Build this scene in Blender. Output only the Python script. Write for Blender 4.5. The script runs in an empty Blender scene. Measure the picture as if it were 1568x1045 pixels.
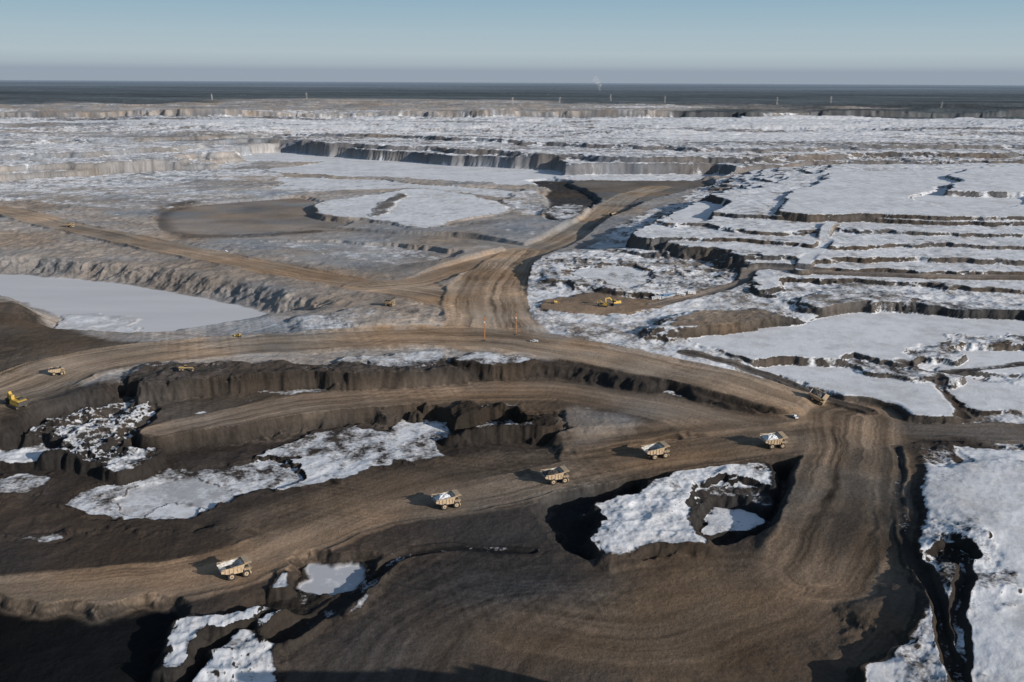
import bpy, math, random
import numpy as np
from mathutils import Matrix, Vector
random.seed(4)
F=1524.0; ALT=218.0
PITCH=math.atan((522.5-124.0)/F); ROLL=math.radians(0.29)
RM=Matrix.Rotation(math.pi/2-PITCH,3,'X')@Matrix.Rotation(ROLL,3,'Z')
R=np.array(RM)
sc=bpy.context.scene
# ---------------------------------------------------------------- survey helper: map sheet reading -> world XY at a level
def unproj(u,v,z=0.0):
    d=R@np.array([(u-784)/F,-(v-522.5)/F,-1.0])
    t=(z-ALT)/min(d[2],-0.004)
    return d[0]*t,d[1]*t
# ---------------------------------------------------------------- noise
def _h(ix,iy,seed):
    h=(ix.astype(np.int64)*374761393+iy.astype(np.int64)*668265263+seed*1442695041)&0xffffffff
    h=((h^(h>>13))*1274126177)&0xffffffff
    h=h^(h>>16)
    return (h&0xffff).astype(np.float32)/65535.0
def vn(x,y,seed=0):
    ix=np.floor(x);iy=np.floor(y);fx=(x-ix).astype(np.float32);fy=(y-iy).astype(np.float32)
    ix=ix.astype(np.int64);iy=iy.astype(np.int64)
    sx=fx*fx*fx*(fx*(fx*6-15)+10);sy=fy*fy*fy*(fy*(fy*6-15)+10)
    a=_h(ix,iy,seed);b=_h(ix+1,iy,seed);c=_h(ix,iy+1,seed);d=_h(ix+1,iy+1,seed)
    return (a+(b-a)*sx+(c-a)*sy+(a-b-c+d)*sx*sy)*2-1
def fbm(x,y,o=4,seed=0,g=0.5):
    s=np.zeros(x.shape,np.float32);a=1.0;t=0
    for i in range(o):
        s+=a*vn(x,y,seed+i*17);t+=a;a*=g
        x,y=(x*0.8-y*0.6)*2.03+3.1,(x*0.6+y*0.8)*2.03+7.7
    return s/t*1.6
def ridged(x,y,o=4,seed=0):
    s=np.zeros(x.shape,np.float32);a=1.0;t=0
    for i in range(o):
        s+=a*(1-np.abs(vn(x,y,seed+i*13))*2);t+=a;a*=0.5
        x,y=(x*0.8-y*0.6)*2.03+3.1,(x*0.6+y*0.8)*2.03+7.7
    return s/t
def ss(a,b,x):
    t=np.clip((x-a)/(b-a),0,1);return t*t*(3-2*t)
# ---------------------------------------------------------------- grid
yv=[230.0]
while yv[-1]<640: yv.append(yv[-1]+1.0)
while yv[-1]<1300: yv.append(yv[-1]+1.3+(yv[-1]-640)/660*0.7)
while yv[-1]<3400: yv.append(yv[-1]+2.0+(yv[-1]-1300)/2100*3.4)
while yv[-1]<90000: yv.append(yv[-1]*1.0045+1)
yv=np.array(yv)
sv=np.concatenate([-np.geomspace(3.0,0.65,26)[:-1],np.linspace(-0.64,0.64,1180),np.geomspace(0.65,3.0,26)])
S,Y=np.meshgrid(sv,yv);X=S*Y
NR,NC=X.shape
x=X.ravel().astype(np.float32);y=Y.ravel().astype(np.float32)
dist=np.sqrt(x*x+y*y)
print("GRID",NR,NC)
fa=ss(900,2400,dist)
w1=(fbm(x/38,y/38,4,1)*8+fbm(x/9,y/9,3,6)*2.4)*(1-fa)+fbm(x/150,y/110,5,2)*36*fa
w2=(fbm(x/38,y/38,4,3)*8+fbm(x/9,y/9,3,8)*2.4)*(1-fa)+fbm(x/150,y/110,5,4)*32*fa
# ---------------------------------------------------------------- base levels
ctl=[(0,350,14),(250,375,14),(540,432,15),(740,470,18),(760,520,20),(450,520,20),(100,560,20),(0,600,20),(600,330,9),(300,330,8),
(800,300,9),(400,260,9),(900,375,15),(900,480,20),(1100,500,20),(1300,540,17),(1500,600,11),(1568,500,19),(1000,560,18),(1290,650,8),(1350,630,9),
(1000,386,29),(1060,404,28),(1140,430,26),(1300,445,25),(1500,445,26),(1050,350,34),
(1480,670,7),(1568,800,6),(1450,950,4),(1360,800,4),(1370,700,6),(1430,900,3),(1300,1000,1),(1000,800,2),(600,900,0),(300,850,0),(1000,1000,2),(200,1000,0),(-200,500,20),(-200,900,0),
(1800,800,8),(1800,500,20),(1200,300,28),(0,270,10),(-300,300,12)]
num=np.zeros_like(x);den=np.zeros_like(x)
for u,v,z in ctl:
    px,py=unproj(u,v,z)
    w=1.0/((x-px)**2+(y-py)**2+900.0)**1.6*1e6
    num+=w*z;den+=w
H=num/den
H=H+(58-H)*ss(3300,4300,y)
N=len(x)
col=np.empty((N,3),np.float32);col[:]=(.345,.312,.285)
sn=np.full(N,-.45,np.float32)
rough=np.full(N,.45,np.float32)
ice=np.zeros(N,np.float32)
def lerp(a,i,m,val):
    a[i]=a[i]*(1-m)+val*m
def cr(P,closed=True,k=3):
    n=len(P);P=[np.array(p,float) for p in P];out=[]
    for i in range(n if closed else n-1):
        if closed: a,b,c,d=P[i-1],P[i],P[(i+1)%n],P[(i+2)%n]
        else: a,b,c,d=P[max(i-1,0)],P[i],P[i+1],P[min(i+2,n-1)]
        for j in range(k):
            t=j/k
            out.append(.5*((2*b)+(c-a)*t+(2*a-5*b+4*c-d)*t*t+(3*b-a-3*c+d)*t**3))
    if not closed: out.append(P[-1])
    return out
def region(pts,z=None,f=7,warp=1.0,c=None,s=None,e=2.0,r=None,zp=None,k=3,ic=None,cliff=1.0):
    """levelled piece of ground bounded by a line, falling/rising to its surroundings over f metres"""
    z0=z if z is not None else (zp if zp is not None else 0)
    P=np.array([unproj(u,v,z0) for u,v in pts])
    P=np.array(cr(P,True,k))
    pad=f+50*warp+5
    i=np.nonzero((x>P[:,0].min()-pad)&(x<P[:,0].max()+pad)&(y>P[:,1].min()-pad)&(y<P[:,1].max()+pad))[0]
    if len(i)==0: return
    qx=x[i]+w1[i]*warp;qy=y[i]+w2[i]*warp
    d2=np.full(len(i),1e18,np.float32);ins=np.zeros(len(i),bool)
    n=len(P)
    for j in range(n):
        ax,ay=P[j];bx,by=P[(j+1)%n];ex,ey=bx-ax,by-ay;L=ex*ex+ey*ey+1e-9
        t=np.clip(((qx-ax)*ex+(qy-ay)*ey)/L,0,1)
        dx=qx-ax-t*ex;dy=qy-ay-t*ey
        d2=np.minimum(d2,dx*dx+dy*dy)
        if abs(ey)>1e-9:
            cnd=((ay>qy)!=(by>qy))&(qx<(qy-ay)/ey*ex+ax);ins^=cnd
    sd=np.sqrt(d2);sd[ins]*=-1
    if z is not None:
        m=1-ss(0,1,sd/f)
        H[i]=H[i]*(1-m)+z*m
        rough[i]+=cliff*4*m*(1-m)
    m=1-ss(-e,e,sd)
    if c is not None: col[i]=col[i]*(1-m[:,None])+np.array(c,np.float32)*m[:,None]
    if s is not None: lerp(sn,i,m,s)
    if r is not None: lerp(rough,i,m,r)
    if ic is not None: lerp(ice,i,m,ic)
DK=(.060,.048,.040);CL=(.030,.026,.023);ICE=(.60,.59,.59)
# near half darker ground
region([(-400,640),(0,612),(150,590),(300,575),(560,560),(820,548),(1000,560),(1200,610),(1400,640),(1900,660),(1900,1300),(-600,1300)],zp=18,c=DK,s=-1.1,e=8)
region([(-400,300),(0,300),(140,320),(330,370),(560,420),(700,430),(690,500),(450,500),(330,465),(200,440),(0,425),(-400,420)],zp=14,c=(.32,.275,.238),s=-.6,e=15,r=.9)
region([(-400,462),(0,462),(80,480),(130,515),(250,528),(200,560),(100,590),(0,640),(-400,660)],zp=18,c=(.11,.086,.066),s=-1.2,e=8)
# ------------- far pit wall benches
far=[(4200,185),(-3600,185)]
for z,L in [(22,[(-2500,300),(-400,288),(0,284),(140,276),(260,262),(330,242),(440,229),(560,239),(650,246),(760,254),(870,262),(1000,268),(1120,268),(1220,259),(1568,257),(2600,262)]),
 (36,[(-2500,268),(-400,262),(0,256),(200,246),(330,232),(440,219),(560,229),(700,239),(870,250),(1100,256),(1250,247),(1568,246),(2600,248)]),
 (48,[(-2500,242),(-400,240),(0,236),(200,229),(400,211),(560,219),(700,226),(870,237),(1100,243),(1300,235),(1568,234),(2600,234)]),
 (58,[(-2500,222),(-400,222),(0,215),(200,212),(420,203),(600,207),(800,215),(950,221),(1150,227),(1350,221),(1568,222),(2600,222)])]:
    region(L+far,z,f=26,warp=1.5,k=2,s=.24,c=(.20,.19,.188),e=10,r=.7,cliff=.4)
region([(-2500,300),(-400,288),(0,284),(140,276),(260,262),(330,242),(440,219),(420,203),(200,190),(-400,190),(-2500,190)],zp=40,s=.12,c=(.29,.28,.275),e=30)
# ------------- basin features
region([(350,240),(450,234),(560,244),(700,254),(850,261),(870,271),(800,284),(700,277),(560,271),(440,265),(430,257),(500,248),(400,247)],10,f=8,warp=.8,c=ICE,s=.75,e=5,r=.15)
region([(430,271),(600,279),(780,294),(790,302),(700,296),(560,290),(440,295)],9,f=6,warp=.8,s=.45,e=5,r=.2)
region([(240,262),(400,258),(430,268),(380,278),(300,280),(120,300),(-60,300),(-60,285),(120,272)],9,f=6,warp=.9,s=.12,e=8)
region([(-300,300),(0,296),(120,300),(280,285),(430,285),(430,305),(300,312),(200,320),(100,318),(0,305),(-300,310)],zp=9,warp=1.2,s=-.15,e=20,c=(.38,.36,.345))
region([(245,345),(250,325),(300,316),(400,308),(465,305),(500,325),(530,345),(480,355),(350,366),(270,362)],6,f=14,warp=.35,c=(.255,.222,.196),s=-3,e=5,r=.0)
region([(236,348),(244,318),(300,311),(290,318),(262,326),(262,342),(285,358),(400,366),(500,358),(480,366),(350,374),(270,372)],zp=6,warp=.3,c=(.14,.122,.108),e=12)
region([(480,318),(485,308),(560,298),(640,290),(720,298),(785,312),(770,326),(700,336),(650,349),(600,341),(550,335),(500,330)],14,f=10,warp=.9,s=.5,e=5,r=.35)
region([(560,330),(600,300),(622,298),(590,325)],15,f=3,warp=.8,c=(.16,.14,.125),s=-.3,e=6)
region([(400,372),(520,374),(680,385),(700,398),(600,408),(480,388)],13,f=6,warp=1.2,s=-.12,e=10)
region([(820,278),(880,282),(930,300),(900,330),(860,350),(840,340),(845,310)],6,f=9,warp=.6,c=(.06,.053,.048),s=-1.3,e=6)
region([(880,278),(980,276),(1080,278),(1085,292),(1000,312),(940,335),(900,330),(925,305)],12,f=9,warp=.5,c=(.17,.148,.128),s=-1.3,e=6,r=.1)
region([(790,288),(830,300),(835,330),(810,330),(780,315)],12,f=8,warp=.9,s=.05,e=6)
region([(840,320),(880,312),(900,318),(870,335),(850,335)],18,f=12,warp=.6,s=.05,e=5)
region([(875,268),(1090,268),(1095,276),(880,276)],12,f=8,warp=.3,s=.8,e=5)
# ------------- pond on the left
region([(-400,425),(0,420),(80,425),(200,437),(330,460),(430,487),(452,494),(400,500),(340,512),(250,526),(180,523),(130,518),(95,505),(88,485),(50,470),(0,462),(-400,470)],0,f=38,warp=.35,c=ICE,s=-1.0,e=3,r=0,cliff=2.0,ic=1)
region([(90,485),(150,485),(200,492),(190,512),(150,520),(110,512)],1,f=5,warp=1.3,s=.1,e=4,r=.4,c=(.5,.49,.485))
region([(455,500),(470,485),(520,490),(560,495),(545,508),(480,510)],22,f=14,warp=.6,s=.0,e=3,r=1)
region([(540,470),(600,478),(660,492),(640,505),(580,500),(520,488)],23,f=12,warp=.9,s=-.3,e=3,r=1)
# ------------- right-hand snow country
region([(790,470),(800,430),(830,395),(900,370),(960,340),(1010,318),(1070,300),(1130,262),(1300,250),(2600,250),(2600,640),(1500,640),(1300,606),(1150,575),(1050,545),(900,515),(830,500)],zp=22,s=.20,c=(.18,.155,.135),e=7,r=.9)
bk=[(2600,300),(2600,262),(1568,252),(1300,254)]
for n_,(z,L) in enumerate([(29,[(1160,434),(1210,422),(1300,427),(1450,434),(1568,441),(2600,448)]),
 (33,[(1120,404),(1160,404),(1250,409),(1400,412),(1568,418),(2600,422)]),
 (38,[(1010,378),(1090,384),(1240,394),(1400,391),(1568,397),(2600,400)]),
 (42,[(975,356),(1050,363),(1150,366),(1230,373),(1300,376),(1440,370),(1568,376),(2600,378)]),
 (46,[(1010,338),(1080,342),(1120,350),(1200,353),(1280,350),(1400,354),(1568,357),(2600,356)]),
 (51,[(1085,322),(1200,331),(1350,335),(1568,338),(2600,340)])]):
    region(L+bk+[(1150+n_*14,262+n_*2),(1120-n_*6,300)],z,f=8,warp=1.5,k=2,s=.46,e=4,r=.6,cliff=.9)
region([(1022,330),(1040,318),(1085,308),(1100,318),(1085,338),(1050,345)],41,f=9,warp=.7,s=.8,r=.2)
region([(1205,324),(1230,292),(1275,270),(1330,262),(1568,258),(2600,262),(2600,332),(1568,330),(1350,327)],56,f=9,warp=1.2,s=.85,r=.3)
region([(1410,302),(1470,287),(1530,290),(1568,302),(1540,320),(1450,320)],53,f=9,warp=1.0,s=.8,r=.2)
region([(1480,277),(1568,252),(2600,257),(2600,292),(1568,294)],62,f=11,warp=.9,s=.85,r=.3)
region([(830,402),(900,388),(1000,395),(1100,405),(1145,420),(1060,442),(960,444),(870,432)],24,f=18,warp=1.5,s=.12,r=1.6,cliff=.7)
region([(880,412),(960,408),(1000,425),(960,438),(900,430)],22.5,f=9,warp=1.4,s=.45,r=.4)
region([(835,458),(900,450),(950,453),(1010,458),(990,474),(900,478),(840,470)],20,f=8,warp=.8,c=(.27,.20,.145),s=-.7,r=.4)
region([(1020,500),(1050,482),(1100,474),(1165,475),(1205,492),(1150,494),(1080,499)],26,f=26,warp=.9,c=(.20,.16,.125),s=-.45,cliff=1.5,r=.8)
region([(1230,456),(1300,446),(1390,457),(1340,468),(1270,470)],27,f=14,warp=1.2,s=.0,c=(.20,.165,.135))
region([(1430,457),(1568,464),(1900,467),(1900,485),(1568,484),(1450,478)],26,f=10,warp=1.2,s=.1)
for P,z in [([(1050,522),(1130,507),(1215,499),(1290,482),(1380,480),(1568,492),(2200,500),(2200,545),(1568,530),(1450,518),(1400,552),(1370,560),(1230,555),(1120,542)],18.5),
 ([(1165,562),(1300,562),(1400,572),(1440,592),(1475,630),(1400,632),(1330,617),(1250,592)],12.5),
 ([(1452,577),(1520,574),(1568,592),(2200,600),(2200,640),(1568,628),(1500,630),(1458,602)],11),
 ([(1462,526),(1568,532),(2200,535),(2200,585),(1568,572),(1435,560)],14)]:
    region(P,z,f=5,warp=.9,s=.75,e=2.5,r=.18,cliff=.5)
region([(1395,545),(1440,522),(1480,512),(1540,515),(1568,520),(1530,526),(1480,528),(1440,548)],18,f=5,warp=1.4,s=-.0,r=1.1,c=DK)
region([(1290,545),(1370,560),(1480,573),(1400,576),(1330,565)],15,f=5,warp=1.4,s=.08,r=.8,c=DK)
# ------------- near benches
region([(100,640),(170,612),(300,592),(450,583),(560,592),(660,594),(760,582),(860,583),(960,598),(1060,618),(1150,638),(1215,648),(1250,662),(1200,690),(900,720),(600,750),(300,780),(0,780),(-300,780),(-300,700),(0,668)],10,f=12,warp=1.1,s=-.65,cliff=1.5,c=(.105,.084,.067))
region([(-300,730),(0,712),(60,700),(150,706),(230,690),(350,678),(430,670),(520,657),(620,652),(700,652),(760,657),(840,664),(850,700),(950,720),(1150,705),(1235,705),(1235,850),(1260,960),(1330,1010),(1300,1200),(600,1250),(-400,1250)],0,f=14,warp=1.2,s=-1.05,c=DK,cliff=1.6)
region([(300,1250),(560,920),(640,870),(820,850),(1050,880),(1230,870),(1380,930),(1330,1050),(1200,1250)],zp=0,c=(.076,.060,.048),s=-1.4,e=25,warp=1)
region([(920,880),(1080,870),(1180,900),(1150,990),(1000,1030),(880,960)],zp=0,c=(.135,.097,.065),s=-1.4,e=22,warp=2.5)
region([(420,1000),(560,910),(640,862),(830,846),(870,900),(700,960),(560,1000)],zp=0,c=(.044,.038,.034),e=14,warp=2)
region([(-300,800),(100,820),(260,800),(420,770),(560,740),(430,800),(300,850),(100,885),(-300,890)],zp=0,c=(.050,.041,.035),e=14,warp=1.5)
# snow patches of the near pits
region([(400,690),(470,670),(560,655),(690,642),(699,702),(680,717),(600,704),(560,718),(500,738),(430,742),(380,716),(410,702)],1,f=3,warp=1.7,s=.14,r=.5)
region([(100,776),(190,735),(240,715),(330,710),(430,703),(455,735),(350,759),(300,797),(180,799),(120,797)],-1,f=4,warp=1.5,s=.10,r=.5)
region([(197,770),(230,742),(300,727),(348,745),(330,770),(290,787),(230,796)],-1.4,f=3,warp=1.8,c=(.42,.415,.415),s=-.1,r=.08,ic=.7,e=4,cliff=.2)
region([(240,788),(278,770),(310,786),(280,798)],-1.2,f=1.5,warp=1.4,s=.4,r=.05,e=2)
region([(20,668),(100,638),(140,625),(225,620),(230,650),(170,697),(110,702),(60,690)],8,f=6,warp=1,s=.36,r=3.6)
region([(-100,690),(60,686),(98,700),(50,713),(-100,715)],3,f=4,warp=1.2,s=.15,r=1)
region([(-100,738),(50,730),(85,742),(50,756),(-100,760)],1,f=4,warp=1.2,s=.15,r=.8)
region([(140,715),(200,690),(240,688),(170,725)],6,f=4,warp=1,s=.25,r=2)
region([(15,820),(60,815),(85,826),(40,832)],0,f=3,warp=.8,s=-.05,r=.2)
region([(302,628),(320,626),(322,638),(305,640)],zp=10,warp=.7,s=.1)
region([(505,549),(560,546),(650,536),(692,535),(682,552),(640,562),(560,562)],21,f=5,warp=1.2,s=.12,r=.5)
region([(718,546),(780,541),(818,549),(760,561)],21,f=5,warp=1.2,s=.15,r=.5)
region([(200,560),(300,556),(480,556),(700,558),(690,572),(560,575),(450,568),(300,578),(200,590)],22,f=8,warp=1.2,s=-.45,c=(.075,.062,.053),r=1.6)
region([(955,599),(1040,607),(1100,622),(1145,640),(1060,640),(1000,618)],12,f=4,warp=1.4,s=.05,r=.8)
region([(1040,622),(1100,614),(1150,620),(1175,640),(1110,645)],14,f=6,warp=1,s=-.15,r=1.4)
region([(700,622),(780,618),(850,638),(860,650),(790,652),(720,648)],11,f=6,warp=1.2,s=-.35,r=2,c=CL)
region([(700,655),(760,648),(820,650),(800,662),(720,668)],2,f=4,warp=1.2,s=-.05,r=1)
region([(380,600),(470,597),(520,600),(450,608)],zp=10,warp=1,s=-.02)
region([(860,640),(940,632),(970,655),(900,672)],zp=8,warp=1.2,s=-.3,c=(.25,.225,.205),e=9)
# snow stockpile and its hole
region([(848,800),(870,765),(950,738),(1045,702),(1200,706),(1212,760),(1218,808),(1150,832),(1080,852),(1000,868),(920,872),(880,852)],-7.5,f=9,warp=.8,s=-.8,c=CL,cliff=1.8)
region([(905,798),(960,752),(1045,716),(1100,708),(1190,714),(1192,738),(1120,738),(1062,752),(1050,775),(1092,818),(1060,832),(980,838),(935,858),(912,835)],3.5,f=9,warp=.9,s=.42,r=1.4)
region([(1056,765),(1120,742),(1180,750),(1190,765),(1120,765),(1075,778)],0,f=6,warp=.9,s=-.3,r=2.0,c=DK)
region([(1075,792),(1110,774),(1175,783),(1187,800),(1130,812),(1095,812)],-4.5,f=7,warp=1.3,s=.4,r=.5)
region([(1180,842),(1200,840),(1202,848),(1185,849)],zp=0,warp=.7,s=.2)
region([(1105,905),(1135,898),(1130,906),(1110,909)],zp=0,warp=.8,s=0)
region([(1310,968),(1335,965),(1332,975),(1315,976)],zp=2,warp=.5,s=.2)
# snow hill lower right
region([(1385,760),(1390,712),(1400,692),(1450,688),(1568,690),(2200,700),(2200,1180),(1290,1180),(1326,1045),(1375,995),(1425,935),(1398,870),(1385,810)],6,f=8,warp=.7,s=.55,r=.6,cliff=1.5)
region([(1500,735),(1568,720),(2200,720),(2200,1100),(1600,1000),(1540,880),(1500,800)],10,f=60,warp=.8,s=.75,r=.5,cliff=.2)
region([(1388,800),(1440,805),(1500,835),(1512,900),(1500,1000),(1540,1060),(1400,1080),(1380,1000),(1432,930),(1400,860)],zp=6,warp=1.5,e=6,s=.12,r=1.2,c=(.05,.043,.038))
region([(1385,700),(1420,684),(1465,690),(1450,712),(1400,716)],7,f=7,warp=.9,s=-.3,r=1.3,c=DK)
region([(1400,848),(1440,836),(1475,848),(1470,862),(1430,862)],5,f=5,warp=1,s=-.3,c=CL,r=1.6)
# ---------------------------------------------------------------- far country
yf=ss(2700,3400,y)*(1-ss(7000,9500,y))
tn=fbm(x/520,y/170,5,31)*30
st=7.0;fr=(tn/st)-np.floor(tn/st)
terr=(np.floor(tn/st)+ss(.0,.22,fr))*st
H+=terr*.45*yf
sn+=ss(2300,3200,y)*(.66*fbm(x/900,y/140,5,41,.62))
mR=ss(-300,600,x-0.05*y)*ss(3400,3900,y)
sn+=mR*.55
FL=[unproj(u,v,58) for u,v in [(-900,163),(-200,160),(200,158),(400,154),(740,153),(830,156),(900,160),(1100,165),(1300,169),(1568,176),(2000,184)]]
fs=np.array([p[0]/p[1] for p in FL]);fy=np.array([p[1] for p in FL])
yl=np.interp(x/y,fs,fy)*(1+.18*fbm(x/1400,y/1400,4,51))
fm=ss(-.05,.05,y/yl-1)
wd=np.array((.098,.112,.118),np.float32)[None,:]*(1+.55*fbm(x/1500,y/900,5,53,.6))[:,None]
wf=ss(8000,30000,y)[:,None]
wd=wd*(1-wf)+np.array((.20,.24,.275),np.float32)*wf*(1+.25*fbm(x/6000,y/5000,4,54,.6))[:,None]  # distance haze painted into the forest colour, paler and bluer farther out
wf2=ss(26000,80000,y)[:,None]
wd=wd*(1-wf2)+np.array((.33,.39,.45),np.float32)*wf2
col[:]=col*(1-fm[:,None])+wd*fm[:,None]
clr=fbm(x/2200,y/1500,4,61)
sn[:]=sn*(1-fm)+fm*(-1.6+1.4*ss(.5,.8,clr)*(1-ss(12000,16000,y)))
H+=fm*2*fbm(x/200,y/200,2,77)
# ---------------------------------------------------------------- haul roads
def road(pts,c,strength=1.0,level=1.0,berm=1.2,rut=.20,s=-1.6,soft=5.0,wmul=1.0,seed=0,streak=1.0):
    Q=[]
    for u,v,z,w in pts:
        px,py=unproj(u,v,z);Q.append((px,py,z,w*wmul))
    Q=np.array(cr(Q,False,5))
    pad=Q[:,3].max()*.5+soft+10
    i=np.nonzero((x>Q[:,0].min()-pad)&(x<Q[:,0].max()+pad)&(y>Q[:,1].min()-pad)&(y<Q[:,1].max()+pad))[0]
    qx=x[i]+w1[i]*.3;qy=y[i]+w2[i]*.3
    best=np.full(len(i),1e18,np.float32);sgd=np.zeros(len(i),np.float32);zz=sgd.copy();ww=sgd.copy()+1;al=sgd.copy()
    acc=0
    for j in range(len(Q)-1):
        a=Q[j];b=Q[j+1];ex,ey=b[0]-a[0],b[1]-a[1];L=math.hypot(ex,ey)+1e-6
        t=np.clip(((qx-a[0])*ex+(qy-a[1])*ey)/(L*L),0,1)
        dx=qx-a[0]-t*ex;dy=qy-a[1]-t*ey;d=dx*dx+dy*dy
        k=d<best
        best[k]=d[k];sg=np.sign(ex*dy-ey*dx)
        sgd[k]=(np.sqrt(d)*sg)[k];zz[k]=(a[2]+(b[2]-a[2])*t)[k];ww[k]=(a[3]+(b[3]-a[3])*t)[k];al[k]=(acc+t*L)[k]
        acc+=L
    ad=np.abs(sgd);hw=ww*.5
    m=(1-ss(0,1,(ad-hw)/soft))
    H[i]=H[i]*(1-m*level)+zz*m*level
    bm=np.exp(-((ad-hw-1.0)/1.6)**2)
    H[i]+=bm*berm*(.7+.6*vn(al/25,sgd*0,seed+5))
    wob=sgd+5*fbm(al/120,sgd/60,2,seed+9)
    fine=fbm(wob/1.4*streak,al/110,3,seed+1);mid=fbm(wob/4.5*streak,al/260,2,seed+2)
    gt=ss(-.5,.5,fbm(al/60,sgd/14,2,seed+12))
    stv=fine*.9*gt+mid*1.0
    H[i]+=m*level*.05*stv
    cc=np.array(c,np.float32)[None,:]*(1+rut*stv+.19*fbm(qx/45,qy/45,4,seed+3)+.06*fbm(qx/7,qy/7,3,seed+4))[:,None]
    ms=(m*strength*np.clip(1.12-.45*ss(.55,1,ad/hw)+.35*fbm(qx/18,qy/18,4,seed+6),0,1))[:,None]
    col[i]=col[i]*(1-ms)+np.clip(cc,.014,1)*ms
    sn[i]=sn[i]*(1-m)+s*m
    rough[i]=rough[i]*(1-m*level)
G=(.25,.182,.127);GE=(.36,.262,.182)
ALLROADS=[
 dict(pts=[(-250,300,15,50),(0,322,15,52),(100,346,15,50),(250,378,15,50),(400,408,15,48),(540,434,15,48),(640,446,16,64),(740,470,18,60)],c=GE,seed=100,berm=1.6,rut=.26),
 dict(pts=[(1010,288,11,50),(960,305,11,50),(925,330,11,48),(880,358,12,46),(820,385,14,52),(770,412,16,58),(735,440,18,64)],c=(.31,.24,.178),seed=140,rut=.26),
 dict(pts=[(480,352,8,34),(600,362,10,32),(700,368,11,32),(790,380,13,36)],c=(.32,.27,.225),strength=.85,seed=160,berm=.4),
 dict(pts=[(560,438,16,42),(640,432,15,42),(700,412,14,38),(790,388,14,42)],c=GE,seed=170,berm=.3),
 dict(pts=[(805,385,14,52),(760,420,16,66),(742,455,18,74),(748,490,19,72),(758,520,20,80)],c=GE,seed=180,berm=.2,rut=.40),
 dict(pts=[(-300,650,20,60),(0,600,20,62),(110,562,20,64),(250,538,20,62),(450,524,20,58),(650,516,20,56),(760,518,20,64),(900,540,19,54),(1050,572,17,50),(1180,602,14,46),(1270,640,10,48),(1310,680,7,50)],c=GE,seed=200,berm=1.4,rut=.30),
 dict(pts=[(250,660,10,20),(320,645,10,30),(450,622,10,36),(600,608,10,36),(800,598,10,36),(950,612,10,38),(1080,640,9,46),(1180,655,9,46),(1280,655,8,50)],c=(.25,.188,.138),seed=220,berm=.6,strength=.9,rut=.28),
 dict(pts=[(1340,655,8,26),(1430,660,8,24),(1568,664,8,26),(2200,675,8,26)],c=(.17,.145,.125),seed=230,berm=1),
 dict(pts=[(-300,935,0,40),(0,914,0,36),(200,897,0,36),(360,868,0,36),(470,822,0,34),(560,788,0,34),(690,768,0,34),(850,734,1,36),(1000,702,3,38),(1180,680,6,40),(1290,665,8,44)],c=G,seed=250,berm=.7,rut=.36,strength=.92),
 dict(pts=[(420,800,0,30),(560,762,0,36),(700,728,0,40),(850,704,2,36),(1000,682,5,34),(1150,662,8,34)],c=(.165,.125,.092),seed=270,berm=0,strength=.75,soft=12,level=.7,rut=.28),
 dict(pts=[(1310,640,8,56),(1315,700,7,58),(1305,760,5,58),(1285,820,3,54),(1250,880,1,44)],c=(.24,.172,.118),seed=300,berm=.2,rut=.50,strength=.9,soft=10),
 dict(pts=[(1285,800,3,30),(1245,880,1,36),(1150,940,0,36),(1000,985,0,34),(800,960,0,26)],c=(.14,.104,.075),seed=305,berm=0,rut=.34,strength=.65,soft=14,level=.6),
 dict(pts=[(1312,690,7,9),(1308,760,5,9),(1288,840,3,12)],c=(.085,.068,.055),seed=310,berm=0,level=0,strength=.75),
 dict(pts=[(1362,690,7,12),(1362,780,5,12),(1368,850,3,12),(1375,930,2,14),(1320,1010,1,16)],c=(.12,.094,.072),seed=320,berm=.2,strength=.7,level=.2),
 dict(pts=[(700,1100,0,40),(760,1000,0,40),(850,930,0,30),(1000,890,0,26),(1150,870,1,24)],c=(.10,.079,.062),seed=330,berm=0,level=.3,strength=.4,rut=.5,soft=12),
 dict(pts=[(560,1060,0,40),(640,960,0,40),(760,900,0,40),(900,890,0,30)],c=(.068,.056,.048),seed=340,berm=0,level=.3,strength=.5,rut=.5,soft=12),
 dict(pts=[(1275,340,50,9),(1262,356,45,10),(1262,376,40,10),(1235,396,37,12),(1225,412,33,12)],c=(.36,.34,.32),seed=350,berm=.3,s=.45),
 dict(pts=[(1000,466,20,10),(1080,452,21,10),(1130,435,24,10),(1165,412,28,10),(1300,418,31,10),(1568,424,31,10),(2200,430,31,10)],c=(.26,.22,.19),seed=360,berm=.5,strength=.9),
 dict(pts=[(1050,540,18,6),(1160,568,15,6),(1240,598,12,6),(1330,628,10,6)],c=(.07,.06,.052),seed=370,berm=1.0,level=.4),
 dict(pts=[(1435,585,11,4),(1455,610,10,4),(1480,640,9,5)],c=(.06,.05,.045),seed=390,berm=.6,level=.5,s=-.4),
 dict(pts=[(1380,560,14,5),(1440,572,13,5),(1568,560,13,5)],c=(.06,.05,.045),seed=391,berm=.6,level=.4,s=-.3),
 dict(pts=[(1388,862,3,4),(1415,890,4.5,3),(1436,930,5,3),(1446,975,5,3),(1462,1020,5,4),(1480,1070,5,4)],c=CL,seed=400,berm=.9,s=-.35,soft=3),
 dict(pts=[(1468,852,6,3),(1476,900,6,3),(1466,950,6,3),(1482,1000,6,3),(1474,1050,6,3)],c=CL,seed=410,berm=.9,s=-.25,soft=3,level=.7),
 dict(pts=[(1380,690,6,3),(1378,760,5,3),(1380,830,4,4),(1392,870,4,4)],c=(.045,.039,.035),seed=420,berm=.4,s=-.5,soft=3)]
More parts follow.
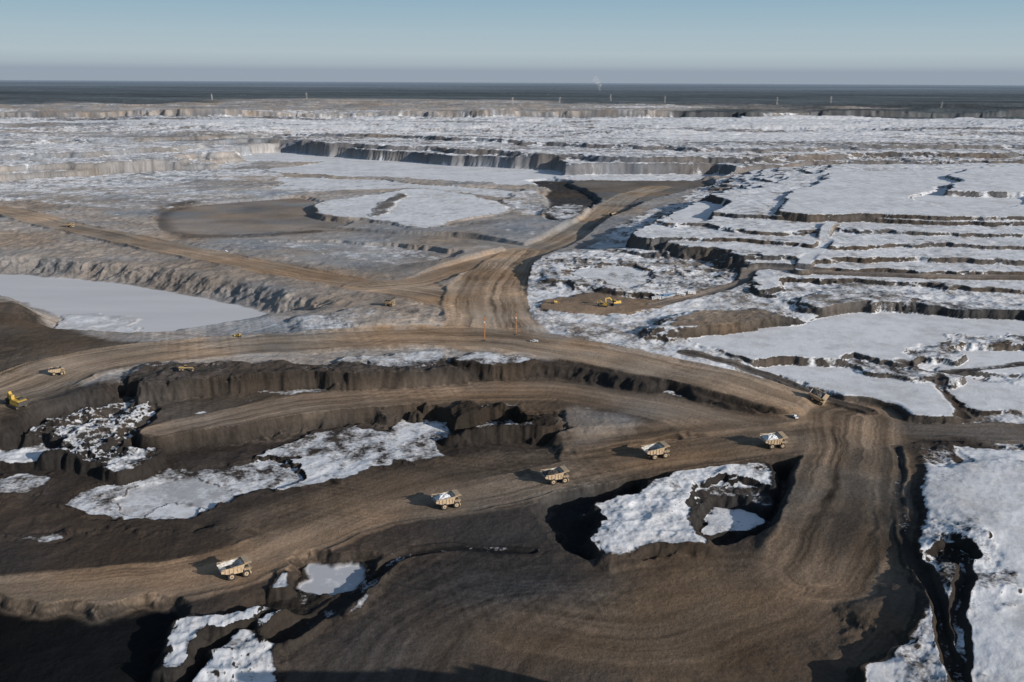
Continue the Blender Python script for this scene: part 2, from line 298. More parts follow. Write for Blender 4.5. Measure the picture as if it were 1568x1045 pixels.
# ---------------------------------------------------------------- relief noise
def relief():
    rn=fbm(x/16,y/16,5,71,.55);rg=ridged(x/13,y/13,4,81)
    farA=1+1.3*ss(900,2500,dist)
    big=fbm(x/70,y/70,4,91)
    rr=np.clip(rough,0,5)*(1-.45*ss(.25,.6,sn))
    rr=np.minimum(rr,5-4.1*ss(1400,2300,dist))
    return (rn*.8+ (rg-.3)*.85)*rr*farA*(1-fm) + big*1.6*np.clip(rr,0,1)*(1-fm)
H+=relief()
for r_ in ALLROADS: road(**r_)
# oil sand floor at the lower left, shade painted near-black; snow gully beside it
rough[:]=0
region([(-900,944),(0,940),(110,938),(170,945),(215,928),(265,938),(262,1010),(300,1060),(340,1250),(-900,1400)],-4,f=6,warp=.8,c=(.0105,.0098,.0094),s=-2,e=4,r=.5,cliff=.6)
region([(452,880),(480,862),(550,858),(560,875),(520,905),(480,925),(440,950),(420,990),(400,1030),(410,1250),(250,1250),(240,1010),(330,960),(390,925),(440,915)],-4,f=7,warp=.9,s=-.4,c=(.022,.02,.018),r=1.4)
region([(464,872),(480,864),(545,860),(535,882),(500,912),(475,908),(462,890)],-4,f=3,warp=.9,c=(.50,.50,.515),s=-.4,r=0,ic=1,e=1.5)
region([(268,948),(350,928),(398,920),(388,938),(330,965),(290,990),(252,1030),(244,1005),(262,970)],3,f=6,warp=1.0,s=.45,r=1.6,c=CL)
region([(397,938),(462,922),(468,935),(440,965),(415,988),(395,968)],3,f=5,warp=1.0,s=.42,r=2.0,c=CL)
region([(308,1018),(368,968),(388,985),(412,1000),(402,1120),(300,1120)],2,f=5,warp=.9,s=.45,r=1.8,c=CL)
region([(420,885),(440,882),(445,895),(425,900)],1,f=3,warp=.7,s=.3,r=1)
region([(505,925),(560,890),(600,856),(620,852),(575,892),(525,926)],1.5,f=4,warp=1.2,s=.0,r=1.4)
H+=relief()*(y<560)
road([(430,990,-4,8),(478,950,-4,8),(530,918,-3,7),(570,888,-3,6),(615,856,-2,6),(700,842,-1,6),(815,846,-1,5)],(.03,.026,.024),seed=380,berm=1.2,s=-.3)
# added ridge, unseen below the frame, shaped to throw shade on the pit floor
H+=43*np.exp(-((y-259)/11)**2)*ss(-20,10,x)*(1-ss(110,150,x))
# ---------------------------------------------------------------- slope driven cover
H2=H.reshape(NR,NC).astype(np.float64)
gx=np.gradient(H2,sv,axis=1)/Y
gy=np.gradient(H2,yv,axis=0)-S*gx
sl=np.sqrt(gx*gx+gy*gy).ravel().astype(np.float32)
sn-=1.4*ss(.28,.75,sl)*(1-.6*ss(3000,4500,y))*np.clip(.85+.6*fbm(x/22,y/22,3,119),.35,1.4)
calm=1-.4*ss(.4,.8,sn)
sn+=(.32*fbm(x/30,y/30,5,111,.6)+.24*fbm(x/7,y/12,4,117,.6))*calm
sn+=.24*ss(1100,2200,dist)*fbm(x/60,y/40,4,118,.6)*calm
cm=(ss(.28,.7,sl)*.8*(1-ss(5000,8000,y)))[:,None]
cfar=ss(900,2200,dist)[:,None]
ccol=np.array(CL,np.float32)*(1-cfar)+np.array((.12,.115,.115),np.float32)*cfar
lum=col.mean(1)[:,None]
keep=np.maximum(ss(.13,.24,lum)*.65,(lum<.02)*1.0)
col[:]=col*(1-cm*(1-keep))+ccol*cm*(1-keep)
lay=vn(H/1.7+.6*fbm(x/60,y/60,2,141),x*0+.5,142)+.6*vn(H/.7,x*0+3.5,143)
col*=(1+.28*ss(.25,.6,sl)*lay*(1-fm))[:,None]
ic_=(1-ice)
col*=(1+.26*fbm(x/55,y/55,5,121,.6)*ic_)[:,None]
col*=(1+.20*fbm(x/240,y/120,4,123)*ic_*(1-fm))[:,None]
tw=(.14*fbm(x/90,y/70,4,125)*ic_*(1-fm))[:,None]
col*=1+tw*np.array((1,.1,-.9),np.float32)
sc1=vn((x*.3+y*.95)/1.3,(x*.95-y*.3)/60,131)+vn((x*.8-y*.6)/1.5,(x*.6+y*.8)/45,132)+.8*vn((x*.95+y*.3)/2.2,(-x*.3+y*.95)/70,133)
gate=ss(-.3,.5,fbm(x/80,y/80,3,134))
col*=(1+.20*sc1*gate*ic_*(1-ss(900,1500,y)))[:,None]
col*=(1+.06*fbm(x/120,y/25,4,137)*ice)[:,None]
col=np.clip(col,.006,.95)
# ---------------------------------------------------------------- terrain mesh
me=bpy.data.meshes.new("terrain")
me.vertices.add(N);co=np.empty((N,3),np.float32);co[:,0]=x;co[:,1]=y;co[:,2]=H
me.vertices.foreach_set("co",co.ravel())
r_,c_=np.meshgrid(np.arange(NR-1),np.arange(NC-1),indexing='ij');b_=(r_*NC+c_).ravel()
q=np.stack([b_,b_+1,b_+NC+1,b_+NC],1).astype(np.int32);nf=len(q)
me.loops.add(nf*4);me.loops.foreach_set("vertex_index",q.ravel())
me.polygons.add(nf);me.polygons.foreach_set("loop_start",np.arange(nf,dtype=np.int32)*4)
me.polygons.foreach_set("loop_total",np.full(nf,4,np.int32))
me.update(calc_edges=True)
try: me.shade_smooth()
except Exception: me.polygons.foreach_set("use_smooth",np.ones(nf,bool))
a=me.attributes.new("soil","FLOAT_COLOR","POINT");c4=np.ones((N,4),np.float32);c4[:,:3]=col;a.data.foreach_set("color",c4.ravel())
a=me.attributes.new("snow","FLOAT","POINT");a.data.foreach_set("value",np.clip(sn,-3,3).astype(np.float32))
a=me.attributes.new("ice","FLOAT","POINT");a.data.foreach_set("value",ice)
ter=bpy.data.objects.new("terrain",me);sc.collection.objects.link(ter)

def newmat(n):
    m=bpy.data.materials.new(n);m.use_nodes=True;nt=m.node_tree;return m,nt,nt.nodes["Principled BSDF"]
m,nt,bs=newmat("mine_ground");nd=nt.nodes.new;lk=nt.links.new
geo=nd("ShaderNodeNewGeometry")
def noise(scale,det,rgh=.55):
    n=nd("ShaderNodeTexNoise");n.inputs["Scale"].default_value=scale;n.inputs["Detail"].default_value=det;n.inputs["Roughness"].default_value=rgh
    lk(geo.outputs["Position"],n.inputs["Vector"]);return n.outputs["Fac"]
def mth(op,a,b,c=None):
    n=nd("ShaderNodeMath");n.operation=op
    for k,v in enumerate((a,b,c)):
        if v is None: continue
        if isinstance(v,(int,float)): n.inputs[k].default_value=v
        else: lk(v,n.inputs[k])
    return n.outputs[0]
def att(n):
    a=nd("ShaderNodeAttribute");a.attribute_name=n;return a
n1=noise(.45,5,.65);n2=noise(.07,4,.6);n3=noise(1.6,3,.6)
s=mth('ADD',att("snow").outputs["Fac"],mth('MULTIPLY',mth('SUBTRACT',n1,.5),1.2))
s=mth('ADD',s,mth('MULTIPLY',mth('SUBTRACT',n2,.5),.9))
mr=nd("ShaderNodeMapRange");lk(s,mr.inputs[0]);mr.inputs[1].default_value=-.15;mr.inputs[2].default_value=.30
va=mth('ADD',mth('MULTIPLY',n1,.9),mth('MULTIPLY',n3,.3));va=mth('ADD',va,.40)
vm=nd("ShaderNodeVectorMath");vm.operation='SCALE';lk(att("soil").outputs["Color"],vm.inputs[0])
icn=att("ice").outputs["Fac"]
vmx=nd("ShaderNodeMix");lk(icn,vmx.inputs[0]);lk(va,vmx.inputs[2]);vmx.inputs[3].default_value=1.0
lk(vmx.outputs[0],vm.inputs["Scale"])
n4=noise(.018,4,.6)
dirt=mth('ADD',mth('MULTIPLY',n1,.25),mth('MULTIPLY',n2,.40));dirt=mth('ADD',dirt,mth('MULTIPLY',n4,.35))
scol=nd("ShaderNodeValToRGB");lk(dirt,scol.inputs[0]);scol.color_ramp.elements[0].position=.38;scol.color_ramp.elements[0].color=(.54,.525,.515,1)
scol.color_ramp.elements[1].position=.55;scol.color_ramp.elements[1].color=(.76,.757,.762,1)
mx=nd("ShaderNodeMix");mx.data_type='RGBA';lk(mr.outputs[0],mx.inputs[0]);lk(vm.outputs[0],mx.inputs[6]);lk(scol.outputs[0],mx.inputs[7])
lk(mx.outputs[2],bs.inputs["Base Color"]);bs.inputs["Roughness"].default_value=.9;bs.inputs["Specular IOR Level"].default_value=.04
bp=nd("ShaderNodeBump");bp.inputs["Strength"].default_value=.55;bp.inputs["Distance"].default_value=.9
hh=mth('ADD',n1,mth('MULTIPLY',n3,.25));hh=mth('MULTIPLY',hh,mth('SUBTRACT',1.0,mth('MULTIPLY',icn,.9)))
hh=mth('MULTIPLY',hh,mth('SUBTRACT',1.0,mth('MULTIPLY',mr.outputs[0],.6)))
lk(hh,bp.inputs["Height"]);lk(bp.outputs[0],bs.inputs["Normal"])
me.materials.append(m)
# ---------------------------------------------------------------- terrain lookup
def hz(px,py):
    r=np.clip(np.searchsorted(yv,py)-1,0,NR-2);c=np.clip(np.searchsorted(sv,px/py)-1,0,NC-2)
    fy=(py-yv[r])/(yv[r+1]-yv[r]);fx=(px/py-sv[c])/(sv[c+1]-sv[c])
    return float((H2[r,c]*(1-fx)+H2[r,c+1]*fx)*(1-fy)+(H2[r+1,c]*(1-fx)+H2[r+1,c+1]*fx)*fy)
def site(u,v,z=0):
    for _ in range(14):
        px,py=unproj(u,v,z);z=.5*z+.5*hz(px,py)
    return px,py,hz(px,py)
# ---------------------------------------------------------------- object materials
def paint(n,c,c2=None,rough=.55,scale=.9,metal=0):
    m,nt,bs=newmat(n);tc=nt.nodes.new("ShaderNodeTexCoord");no=nt.nodes.new("ShaderNodeTexNoise");no.inputs["Scale"].default_value=scale;no.inputs["Detail"].default_value=5
    nt.links.new(tc.outputs["Object"],no.inputs["Vector"]);r=nt.nodes.new("ShaderNodeValToRGB");nt.links.new(no.outputs["Fac"],r.inputs[0])
    c2=c2 or tuple(k*.6 for k in c)
    r.color_ramp.elements[0].position=.35;r.color_ramp.elements[0].color=(*c2,1);r.color_ramp.elements[1].position=.62;r.color_ramp.elements[1].color=(*c,1)
    nt.links.new(r.outputs[0],bs.inputs["Base Color"]);bs.inputs["Roughness"].default_value=rough;bs.inputs["Metallic"].default_value=metal;return m
YEL=paint("yellow_paint",(.40,.27,.10),(.22,.16,.09));TYR=paint("tyre_rubber",(.035,.032,.03));STL=paint("dark_steel",(.07,.065,.06))
BED=paint("worn_bed_steel",(.62,.60,.57),(.34,.32,.29));TAN=paint("dusty_tan_paint",(.50,.37,.23),(.31,.23,.15));GLS=paint("cab_glass",(.02,.03,.04),rough=.1)
LOAD=paint("oil_sand_load",(.05,.042,.036));WHT=paint("white_panel",(.7,.7,.7),(.5,.5,.5));ORG=paint("orange_paint",(.5,.2,.06));BLU=paint("blue_panel",(.12,.25,.42))
SY=paint("bright_yellow_paint",(.60,.38,.06),(.40,.26,.06))
MATS=[YEL,TYR,STL,BED,TAN,GLS,LOAD,WHT,ORG,BLU,SY]
mY,mT,mS,mB,mN,mG,mL,mW,mO,mU,mV=range(11)
class MB:
    def __init__(s): s.v=[];s.f=[];s.m=[]
    def add(s,vs,fs,mi,M=None):
        o=len(s.v);s.v+=[tuple(M@Vector(p)) if M else tuple(p) for p in vs];s.f+=[tuple(o+k for k in f) for f in fs];s.m+=[mi]*len(fs)
    def box(s,c,d,mi,M=None,tx=1,ty=1):
        cx,cy,cz=c;a,b,h=[k/2 for k in d]
        vs=[(cx-a,cy-b,cz-h),(cx+a,cy-b,cz-h),(cx+a,cy+b,cz-h),(cx-a,cy+b,cz-h),(cx-a*tx,cy-b*ty,cz+h),(cx+a*tx,cy-b*ty,cz+h),(cx+a*tx,cy+b*ty,cz+h),(cx-a*tx,cy+b*ty,cz+h)]
        s.add(vs,[(3,2,1,0),(4,5,6,7),(0,1,5,4),(1,2,6,5),(2,3,7,6),(3,0,4,7)],mi,M)
    def prism(s,pr,y0,y1,mi,M=None):
        n=len(pr);vs=[(a,y0,b) for a,b in pr]+[(a,y1,b) for a,b in pr]
        s.add(vs,[tuple(range(n)),tuple(range(2*n-1,n-1,-1))]+[(k,n+k,n+(k+1)%n,(k+1)%n) for k in range(n)],mi,M)
    def cyl(s,c,r,w,mi,axis='y',n=18,r2=None,M=None):
        vs=[];r2=r if r2 is None else r2
        for sgn,rr in ((-1,r),(1,r2)):
            for k in range(n):
                t=2*math.pi*k/n;a,b=rr*math.cos(t),rr*math.sin(t)
                vs.append((c[0]+a,c[1]+sgn*w/2,c[2]+b) if axis=='y' else (c[0]+a,c[1]+b,c[2]+sgn*w/2) if axis=='z' else (c[0]+sgn*w/2,c[1]+a,c[2]+b))
        s.add(vs,[tuple(range(n)),tuple(range(2*n-1,n-1,-1))]+[(k,n+k,n+(k+1)%n,(k+1)%n) for k in range(n)],mi,M)
    def beam(s,p,q,t,mi):
        p=Vector(p);q=Vector(q);d=q-p;M=Matrix.Translation((p+q)/2)@d.to_track_quat('X','Z').to_matrix().to_4x4()
        s.box((0,0,0),(d.length,t,t),mi,M)
    def mesh(s,n):
        me=bpy.data.meshes.new(n);me.from_pydata(s.v,[],s.f);me.polygons.foreach_set("material_index",s.m)
        for k in MATS: me.materials.append(k)
        import bmesh
        b=bmesh.new();b.from_mesh(me);bmesh.ops.recalc_face_normals(b,faces=b.faces);b.to_mesh(me);b.free();me.update();return me
def tyre(b,X_,Y_,Z_,r,w):
    b.cyl((X_,Y_,Z_),r,w*.7,mT,n=22);b.cyl((X_,Y_-w*.43,Z_),r*.9,w*.16,mT,r2=r,n=22);b.cyl((X_,Y_+w*.43,Z_),r,w*.16,mT,r2=r*.9,n=22)
    b.cyl((X_,Y_,Z_),r*.52,w*1.06,mN,n=16);b.cyl((X_,Y_,Z_),r*.2,w*1.14,mS,n=10)
def haul(bed,load,body=mN):
    b=MB()
    for sy in (-1,1):
        tyre(b,4.6,sy*3.75,2,2,1.5);tyre(b,-2.6,sy*3.9,2,2,1.3);tyre(b,-2.6,sy*2.3,2,2,1.3)
        b.box((.6,sy*1.2,2.5),(11.5,.5,1),mS)
        b.box((5.2,sy*3.9,4.3),(3.6,1.9,.22),body)
        b.cyl((3.0,sy*1.9,2.4),.8,1.5,body,axis='x',n=12)
        b.beam((6.9,sy*3.9,1.0),(6.2,sy*3.0,4.3),.22,mN);b.beam((7.1,sy*3.3,1.0),(6.4,sy*2.4,4.3),.22,mN)
        b.beam((7.0,sy*4.7,5.3),(3.8,sy*4.7,5.3),.09,mN)
        for k in (7.0,5.4,3.8): b.beam((k,sy*4.7,4.3),(k,sy*4.7,5.3),.09,mN)
    b.cyl((-2.6,0,2),.9,5,mS,n=14);b.cyl((4.6,0,2),.5,6,mS,n=12)
    b.box((5.7,0,3.2),(2.6,3.8,2.6),body);b.box((7.03,0,3.1),(.1,3.0,2.1),mS);b.box((6.9,0,1.5),(1,6.2,.7),body)
    b.box((5.4,0,4.55),(3.6,8.6,.2),body)
    b.box((5.2,2.3,5.6),(2.2,2.2,1.9),body);b.box((5.25,2.3,5.8),(2.24,2.0,.9),mG);b.box((5.2,2.3,5.8),(1.6,2.24,.85),mG)
    b.box((5.2,-2.4,5.0),(1.8,2.0,.7),mS)
    side=[(-7.4,4.9),(-3.2,3.4),(2.7,3.4),(3.9,6.9),(3.9,7.25),(-1,6.9),(-7.7,5.9)]
    for sy in (-1,1):
        b.prism(side,sy*4.25-.13,sy*4.25+.13,body)
        b.box((-1.8,sy*4.55,6.62),(11.2,.3,.3),body)
        for k in (-5.4,-3.4,-1.4,.6,2.3):
            zb=3.5 if k>-3.3 else 3.5+(-3.2-k)*.36
            b.box((k,sy*4.5,(zb+6.5)/2),(.34,.26,6.5-zb),body)
    b.prism([(-7.4,4.9),(-3.2,3.4),(2.7,3.4),(3.9,6.9),(4.15,6.9),(2.9,3.1),(-3.3,3.1),(-7.5,4.6)],-4.1,4.1,body)
    b.prism([(-7.3,5.0),(-3.15,3.5),(2.6,3.5),(3.8,6.9),(3.72,6.95),(2.5,3.56),(-3.1,3.56),(-7.3,5.06)],-4.0,4.0,bed)
    for sy in (-1,1): b.prism([(-7.3,5.05),(-3.15,3.6),(2.6,3.6),(3.7,6.85),(-1,6.8),(-7.5,5.85)],sy*4.08-.03,sy*4.08+.03,bed)
    b.prism([(3.8,6.95),(7.5,7.35),(7.5,7.6),(3.8,7.3)],-4.3,4.3,body)
    b.box((5.7,0,7.72),(3.2,7.8,.14),mN)
    if load:
        n=12;vs=[];fs=[]
        for iy in range(n+1):
            for ix in range(n+1):
                px=-6.6+10.1*ix/n;py=-4+8*iy/n;e=(1-abs(2*ix/n-1)**2.2)*(1-abs(2*iy/n-1)**2.2)
                vs.append((px,py,5.2+2.4*e*(.8+.4*random.random())))
        for iy in range(n):
            for ix in range(n): k=iy*(n+1)+ix;fs.append((k,k+1,k+n+2,k+n+1))
        b.add(vs,fs,load)
    return b.mesh("haul_truck")
T_EMPTY=haul(mB,None);T_LOAD=haul(mB,mL);T_SNOW=haul(mB,mW)
def put(me,name,u,v,head,sc_=1.0,z=0,tilt=True):
    px,py,pz=site(u,v,z)
    o=bpy.data.objects.new(name,me);sc.collection.objects.link(o)
    h=math.radians(head);dx,dy=math.cos(h)*4,math.sin(h)*4
    pit=math.atan2(hz(px+dx,py+dy)-hz(px-dx,py-dy),8);rl=math.atan2(hz(px-dy,py+dx)-hz(px+dy,py-dx),8)
    o.matrix_world=Matrix.Translation((px,py,pz+.02))@Matrix.Rotation(h,4,'Z')@Matrix.Rotation(-pit,4,'Y')@Matrix.Rotation(rl,4,'X')@Matrix.Scale(sc_,4)
    return o
put(T_SNOW,"haul_truck",684,776,22,.93);put(T_LOAD,"haul_truck",850,738,18,.95);put(T_EMPTY,"haul_truck",1004,700,18,.97)
put(T_SNOW,"haul_truck",1183,683,12,.95);put(T_EMPTY,"haul_truck",360,882,30,.92);put(T_LOAD,"haul_truck",1250,612,-30,.8)
put(T_LOAD,"haul_truck",107,348,-15,.8);put(T_LOAD,"haul_truck",938,331,40,.8);put(T_LOAD,"haul_truck",596,468,-20,.7);put(T_LOAD,"haul_truck",88,574,20,.7)
def tracks(b,L,w,gap,h):
    for sy in (-1,1):
        pr=[(-L/2+.3*h,0),(L/2-.3*h,0),(L/2,.45*h),(L/2-.15*h,.85*h),(L/2-.5*h,h),(-L/2+.5*h,h),(-L/2+.15*h,.85*h),(-L/2,.45*h)]
        b.prism(pr,sy*gap-w/2,sy*gap+w/2,mS)
        for k in range(5): b.cyl((-L/2+.5*h+k*(L-h)/4,sy*gap,.42*h),.3*h,w*1.06,mT,n=10)
def excav():
    b=MB();tracks(b,7,1.0,2.2,1.6);b.box((0,0,1.2),(3.4,3.6,.7),mS);b.cyl((0,0,1.75),1.4,.4,mS,axis='z')
    b.box((-1.2,0,3.1),(5.6,4.8,2.2),mV,tx=.96,ty=.94);b.prism([(-5,2),(-3.9,2),(-3.9,4.2),(-4.7,4.1),(-5.1,3.2)],-2.4,2.4,mS)
    b.box((1.9,1.7,3.7),(2,1.4,3),mV);b.box((2.0,1.7,4.2),(1.9,1.46,1.5),mG);b.box((-2,-.8,4.4),(2,1.6,.5),mS);b.cyl((-2.4,1.2,4.9),.2,1.2,mS,axis='z',n=8)
    b.prism([(1.2,2.3),(2.2,2.3),(6,6.6),(9.6,6.6),(9.7,7.2),(5.6,7.6)],-.5,.5,mV)
    b.prism([(9.0,7.5),(10.0,7.3),(9.3,2.4),(8.8,2.4)],-.4,.4,mV)
    b.beam((3,0,3.6),(6.0,0,6.4),.3,mS);b.beam((6,0,8.0),(9.1,0,7.6),.28,mS)
    b.prism([(9.5,2.5),(8.6,2.6),(7.4,1.6),(7.2,.5),(8.3,.1),(9.3,.6),(9.0,.8),(8.2,.5),(7.8,1.2),(8.7,1.9)],-1.1,1.1,mS)
    return b.mesh("excavator")
def shovel():
    b=MB();tracks(b,9,1.6,3.1,2.2);b.box((0,0,1.6),(5,5,1),mS);b.cyl((0,0,2.4),2.2,.6,mS,axis='z')
    b.box((-1.5,0,4.4),(8.5,7,3.4),mV,tx=.97,ty=.95);b.box((-5.9,0,4.2),(1,6.8,3),mS);b.box((1.8,2.4,7.6),(2.8,2.2,3),mV);b.box((1.9,2.4,8),(2.86,2.1,1.4),mG)
    b.box((-2.5,-1,6.5),(3,3.4,.9),mS);b.prism([(2.2,3.8),(3.4,3.2),(8,8.2),(7.4,9.3)],-1,1,mV);b.prism([(7.2,9.2),(8.2,8.2),(9.6,4.2),(8.6,4)],-.8,.8,mV)
    b.beam((3,0,3.4),(9,0,4.2),.5,mS);b.prism([(8.2,4.8),(8.0,1.2),(10.8,.6),(11.8,1.4),(9.2,1.9),(9.2,4.8)],-2.3,2.3,mS)
    for sy in(-1,1): b.beam((-5,sy*3.5,6.9),(3,sy*3.5,6.9),.1,mV)
    return b.mesh("mining_shovel")
def dozer():
    b=MB();tracks(b,5.2,.8,1.5,1.7);b.box((.5,0,2.0),(4,1.9,1.5),mV,tx=.95,ty=.85);b.box((-1.2,0,3.0),(1.8,1.9,1.8),mV);b.box((-1.15,0,3.2),(1.84,1.94,.9),mG)
    b.box((-1.2,0,4.0),(2.2,2.2,.15),mV);b.prism([(3.6,.1),(3.9,.1),(3.6,.9),(3.8,2.1),(3.5,2.1),(3.3,.9)],-2.6,2.6,mV)
    for sy in(-1,1): b.beam((0,sy*2.05,.9),(3.5,sy*2.05,.9),.3,mV)
    b.cyl((1.2,.4,3.1),.12,1,mS,axis='z',n=8);b.prism([(-2.7,2.2),(-2.4,2.2),(-3.4,1.8),(-3.5,.2),(-3.8,.2),(-3.8,2.0)],-.3,.3,mS);return b.mesh("bulldozer")
def grader():
    b=MB()
    for k in (-3.6,-1.9,4.2):
        for sy in (-1,1): tyre(b,k,sy*1.4,.9,.9,.6)
    b.box((-2.8,0,2),(3.4,1.9,1.3),mY,tx=.94);b.box((-.4,0,2.7),(1.7,1.7,2.0),mY);b.box((-.4,0,3),(1.74,1.74,.9),mG);b.prism([(.2,1.7),(.2,2.3),(3.6,2.6),(4.6,1.7),(4.6,1.3),(3.6,1.9)],-.3,.3,mY)
    b.box((1.8,0,.6),(.25,4.4,.8),mS,M=Matrix.Rotation(.5,4,'Z'));b.cyl((1.5,0,1.1),.9,.15,mS,axis='z');b.box((4.2,0,.9),(.4,2.4,.4),mS);return b.mesh("motor_grader")
def pickup():
    b=MB()
    for k in(-1.7,1.7):
        for sy in(-1,1): b.cyl((k,sy*.85,.42),.42,.3,mT,n=12)
    b.box((0,0,.8),(5.4,1.9,.6),mW);b.prism([(-.6,1.1),(1.5,1.1),(.9,1.85),(-.5,1.85)],-.85,.85,mW);b.prism([(-.5,1.2),(1.35,1.2),(.85,1.75),(-.45,1.75)],-.88,.88,mG)
    for sy in(-1,1): b.box((-1.7,sy*.9,1.2),(2,.1,.3),mW)
    b.cyl((-.3,.7,2.6),.03,1.6,mO,axis='z',n=6);return b.mesh("pickup_truck")
def trailer(mat):
    b=MB();b.box((0,0,1.9),(12,3.4,2.8),mat);b.prism([(-6.2,3.3),(6.2,3.3),(6.2,3.45),(-6.2,3.45)],-1.9,1.9,mW)
    for k in(-4,-1,3.6): b.box((k,-1.71,2.1),(1.2,.08,.9),mG);b.box((k,1.71,2.1),(1.2,.08,.9),mG)
    b.box((1.4,-1.72,1.6),(.9,.08,2.0),mS);b.box((1.4,-2.3,.35),(1.4,1.1,.3),mS)
    for k in(-4.5,0,4.5): b.box((k,0,.25),(.5,3,.5),mS)
    return b.mesh("site_trailer")
EX=excav();DZ=dozer();GR=grader();PK=pickup();SH=shovel()
put(EX,"excavator",943,468,200,1.1);put(EX,"excavator",926,470,160,.75);put(SH,"mining_shovel",27,624,150,.95);put(DZ,"bulldozer",850,465,30,.8)
put(DZ,"bulldozer",365,516,160,.7);put(GR,"motor_grader",285,568,10,1.1);put(PK,"pickup_truck",818,524,170,1.1);put(PK,"pickup_truck",1217,640,100,1.1)
put(PK,"pickup_truck",345,386,-20,1.1)
for k,(u,v,h,mt) in enumerate([(1005,458,5,mW),(1022,453,12,mU),(1042,452,2,mW),(1058,450,20,mW)]):
    put(trailer(mt),"site_trailer",u,v,h,.7)
def mast():
    b=MB();b.cyl((0,0,7),.26,14,mO,axis='z',n=8,r2=.2);b.box((0,0,.3),(1.2,1.2,.6),mS);b.box((0,-.3,12.3),(1.0,.12,1.0),mO);b.box((0,-.3,10.8),(.9,.12,.7),mW);b.cyl((0,0,14.2),.3,.4,mS,axis='z',n=8);return b.mesh("haul_road_sign")
MS=mast()
for u,v,k in [(742,522,1.4),(790,513,1.3)]: put(MS,"haul_road_sign",u,v,0,k)
def pylon():
    b=MB();Hh=60
    def w(z): return 5*(1-z/Hh)+.9
    zs=[0,12,23,33,42,50,60]
    for a,c in zip(zs[:-1],zs[1:]):
        wa,wc=w(a),w(c);ca=[(-wa,-wa),(wa,-wa),(wa,wa),(-wa,wa)];cc=[(-wc,-wc),(wc,-wc),(wc,wc),(-wc,wc)]
        for k in range(4):
            b.beam((*ca[k],a),(*cc[k],c),.6,mB);b.beam((*ca[k],a),(*cc[(k+1)%4],c),.35,mB);b.beam((*cc[k],c),(*cc[(k+1)%4],c),.35,mB)
    for z,l in ((38,11),(46,13),(54,10)): b.beam((-l,0,z),(l,0,z),.5,mB);b.beam((-l,0,z),(0,0,z+4),.35,mB);b.beam((l,0,z),(0,0,z+4),.35,mB)
    return b.mesh("transmission_tower")
PY=pylon()
for u,v in [(325,154),(470,152),(785,160),(856,158),(935,155),(1018,158),(1190,161),(1272,159),(1440,168)]: put(PY,"transmission_tower",u,v,random.uniform(-20,20),.9,58)
# steam plumes: many thin overlapping wisps
stm,nt,bs=newmat("steam")
bs.inputs["Base Color"].default_value=(.88,.86,.86,1);bs.inputs["Roughness"].default_value=1;bs.inputs["Specular IOR Level"].default_value=0;bs.inputs["Alpha"].default_value=.035
lwn=nt.nodes.new("ShaderNodeLayerWeight");lwn.inputs["Blend"].default_value=.5
mrr=nt.nodes.new("ShaderNodeMapRange");mrr.inputs[1].default_value=0;mrr.inputs[2].default_value=1;mrr.inputs[3].default_value=.05;mrr.inputs[4].default_value=.0
nt.links.new(lwn.outputs["Facing"],mrr.inputs[0]);nt.links.new(mrr.outputs[0],bs.inputs["Alpha"])
def plume(name,u,vb,puffs,n,mat):
    d=R@np.array([(u-784)/F,-(vb-522.5)/F,-1.0]);k=15000/d[1];bx=d[0]*k
    import bmesh
    b=bmesh.new()
    for dx,dz,r in puffs:
        for q_ in range(n):
            bmesh.ops.create_icosphere(b,subdivisions=3,radius=r*random.uniform(.4,1.1),matrix=Matrix.Translation((dx+random.uniform(-.7,.7)*r,random.uniform(-40,40),dz+random.uniform(-.6,.6)*r)))
    me=bpy.data.meshes.new(name);b.to_mesh(me);b.free()
    for p in me.polygons: p.use_smooth=True
    me.materials.append(mat);o=bpy.data.objects.new(name,me);o.location=(bx,15000,58);sc.collection.objects.link(o)
plume("steam_plume",918,124,[(8,30,16),(4,60,24),(-2,90,34),(-14,125,44),(-30,160,46),(-48,190,38),(-66,212,24),(24,92,24)],2,stm)
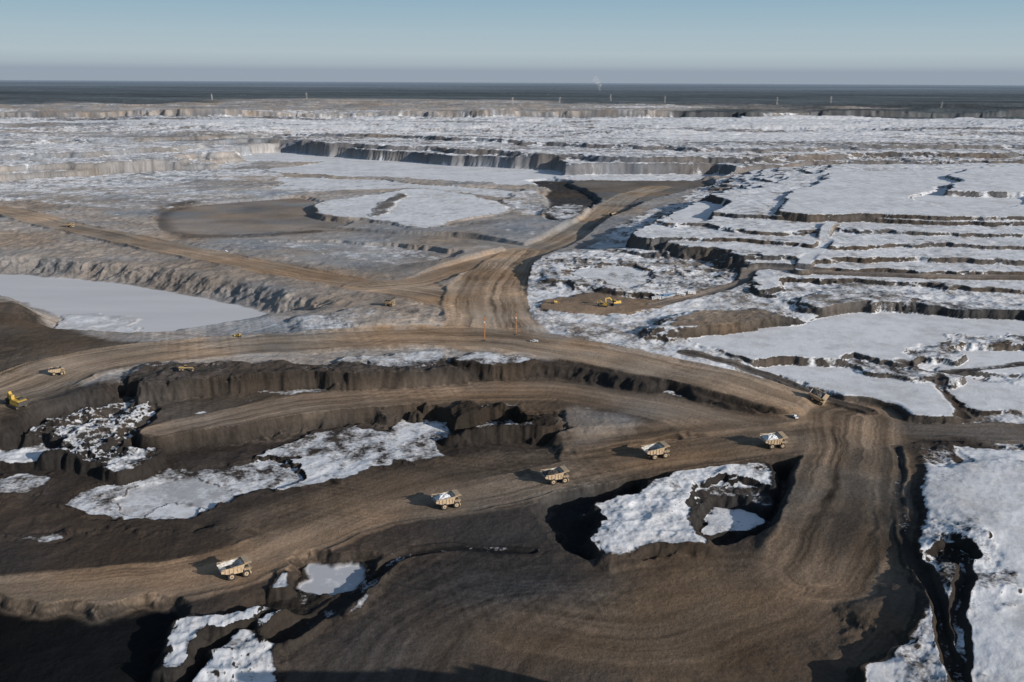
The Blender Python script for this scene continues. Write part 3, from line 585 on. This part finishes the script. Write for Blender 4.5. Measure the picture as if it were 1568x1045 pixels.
# ---------------------------------------------------------------- light
az=Vector((.84,-.54,0)).normalized();EL=math.radians(17)
sd=Vector((az.x*math.cos(EL),az.y*math.cos(EL),math.sin(EL)))
L=bpy.data.lights.new("sun","SUN");L.energy=4.95;L.angle=math.radians(.5);L.color=(1,.945,.88)
lo=bpy.data.objects.new("sun",L);lo.rotation_euler=sd.to_track_quat('Z','Y').to_euler();sc.collection.objects.link(lo)
w=bpy.data.worlds.new("World");sc.world=w;w.use_nodes=True;nt=w.node_tree;nd=nt.nodes.new;lk=nt.links.new
sk=nd("ShaderNodeTexSky");sk.sky_type='NISHITA';sk.sun_disc=False;sk.sun_elevation=EL;sk.sun_rotation=math.atan2(az.x,az.y);sk.air_density=1.0;sk.dust_density=.8;sk.ozone_density=1.5
STR=.10
# winter haze layers low on the horizon, laid over the clear sky by elevation
tc=nd("ShaderNodeTexCoord");sx=nd("ShaderNodeSeparateXYZ");lk(tc.outputs["Generated"],sx.inputs[0])
mr=nd("ShaderNodeMapRange");lk(sx.outputs["Z"],mr.inputs[0]);mr.inputs[1].default_value=0.0;mr.inputs[2].default_value=.15
rp=nd("ShaderNodeValToRGB");lk(mr.outputs[0],rp.inputs[0]);cr_=rp.color_ramp
def lin(r,g,b): return tuple(((k/255+.055)/1.055)**2.4 for k in (r,g,b))+(1,)
stops=[(0.0,(150,161,174)),(.06,(149,161,174)),(.10,(165,178,187)),(.17,(175,189,196)),(.30,(166,187,197)),(.52,(144,175,194)),(1.0,(125,162,192))]
cr_.elements[0].position=0;cr_.elements[0].color=lin(*stops[0][1]);cr_.elements[1].position=1;cr_.elements[1].color=lin(*stops[-1][1])
for p,c in stops[1:-1]:
    e=cr_.elements.new(p);e.color=lin(*c)
vs=nd("ShaderNodeVectorMath");vs.operation='SCALE';lk(rp.outputs[0],vs.inputs[0]);vs.inputs["Scale"].default_value=1/STR
m2=nd("ShaderNodeMapRange");lk(sx.outputs["Z"],m2.inputs[0]);m2.inputs[1].default_value=.10;m2.inputs[2].default_value=.45
mxw=nd("ShaderNodeMix");mxw.data_type='RGBA';lk(m2.outputs[0],mxw.inputs[0]);lk(vs.outputs[0],mxw.inputs[6]);lk(sk.outputs[0],mxw.inputs[7])
bg=nt.nodes["Background"];lk(mxw.outputs[2],bg.inputs[0]);bg.inputs[1].default_value=STR
# ---------------------------------------------------------------- camera
cd=bpy.data.cameras.new("camera");cd.sensor_width=36;cd.lens=F/1568*36;cd.clip_end=200000;cd.clip_start=1
co_=bpy.data.objects.new("camera",cd);co_.matrix_world=Matrix.Translation((0,0,ALT))@RM.to_4x4();sc.collection.objects.link(co_);sc.camera=co_
sc.view_settings.view_transform='Standard';sc.view_settings.look='None';sc.view_settings.exposure=0
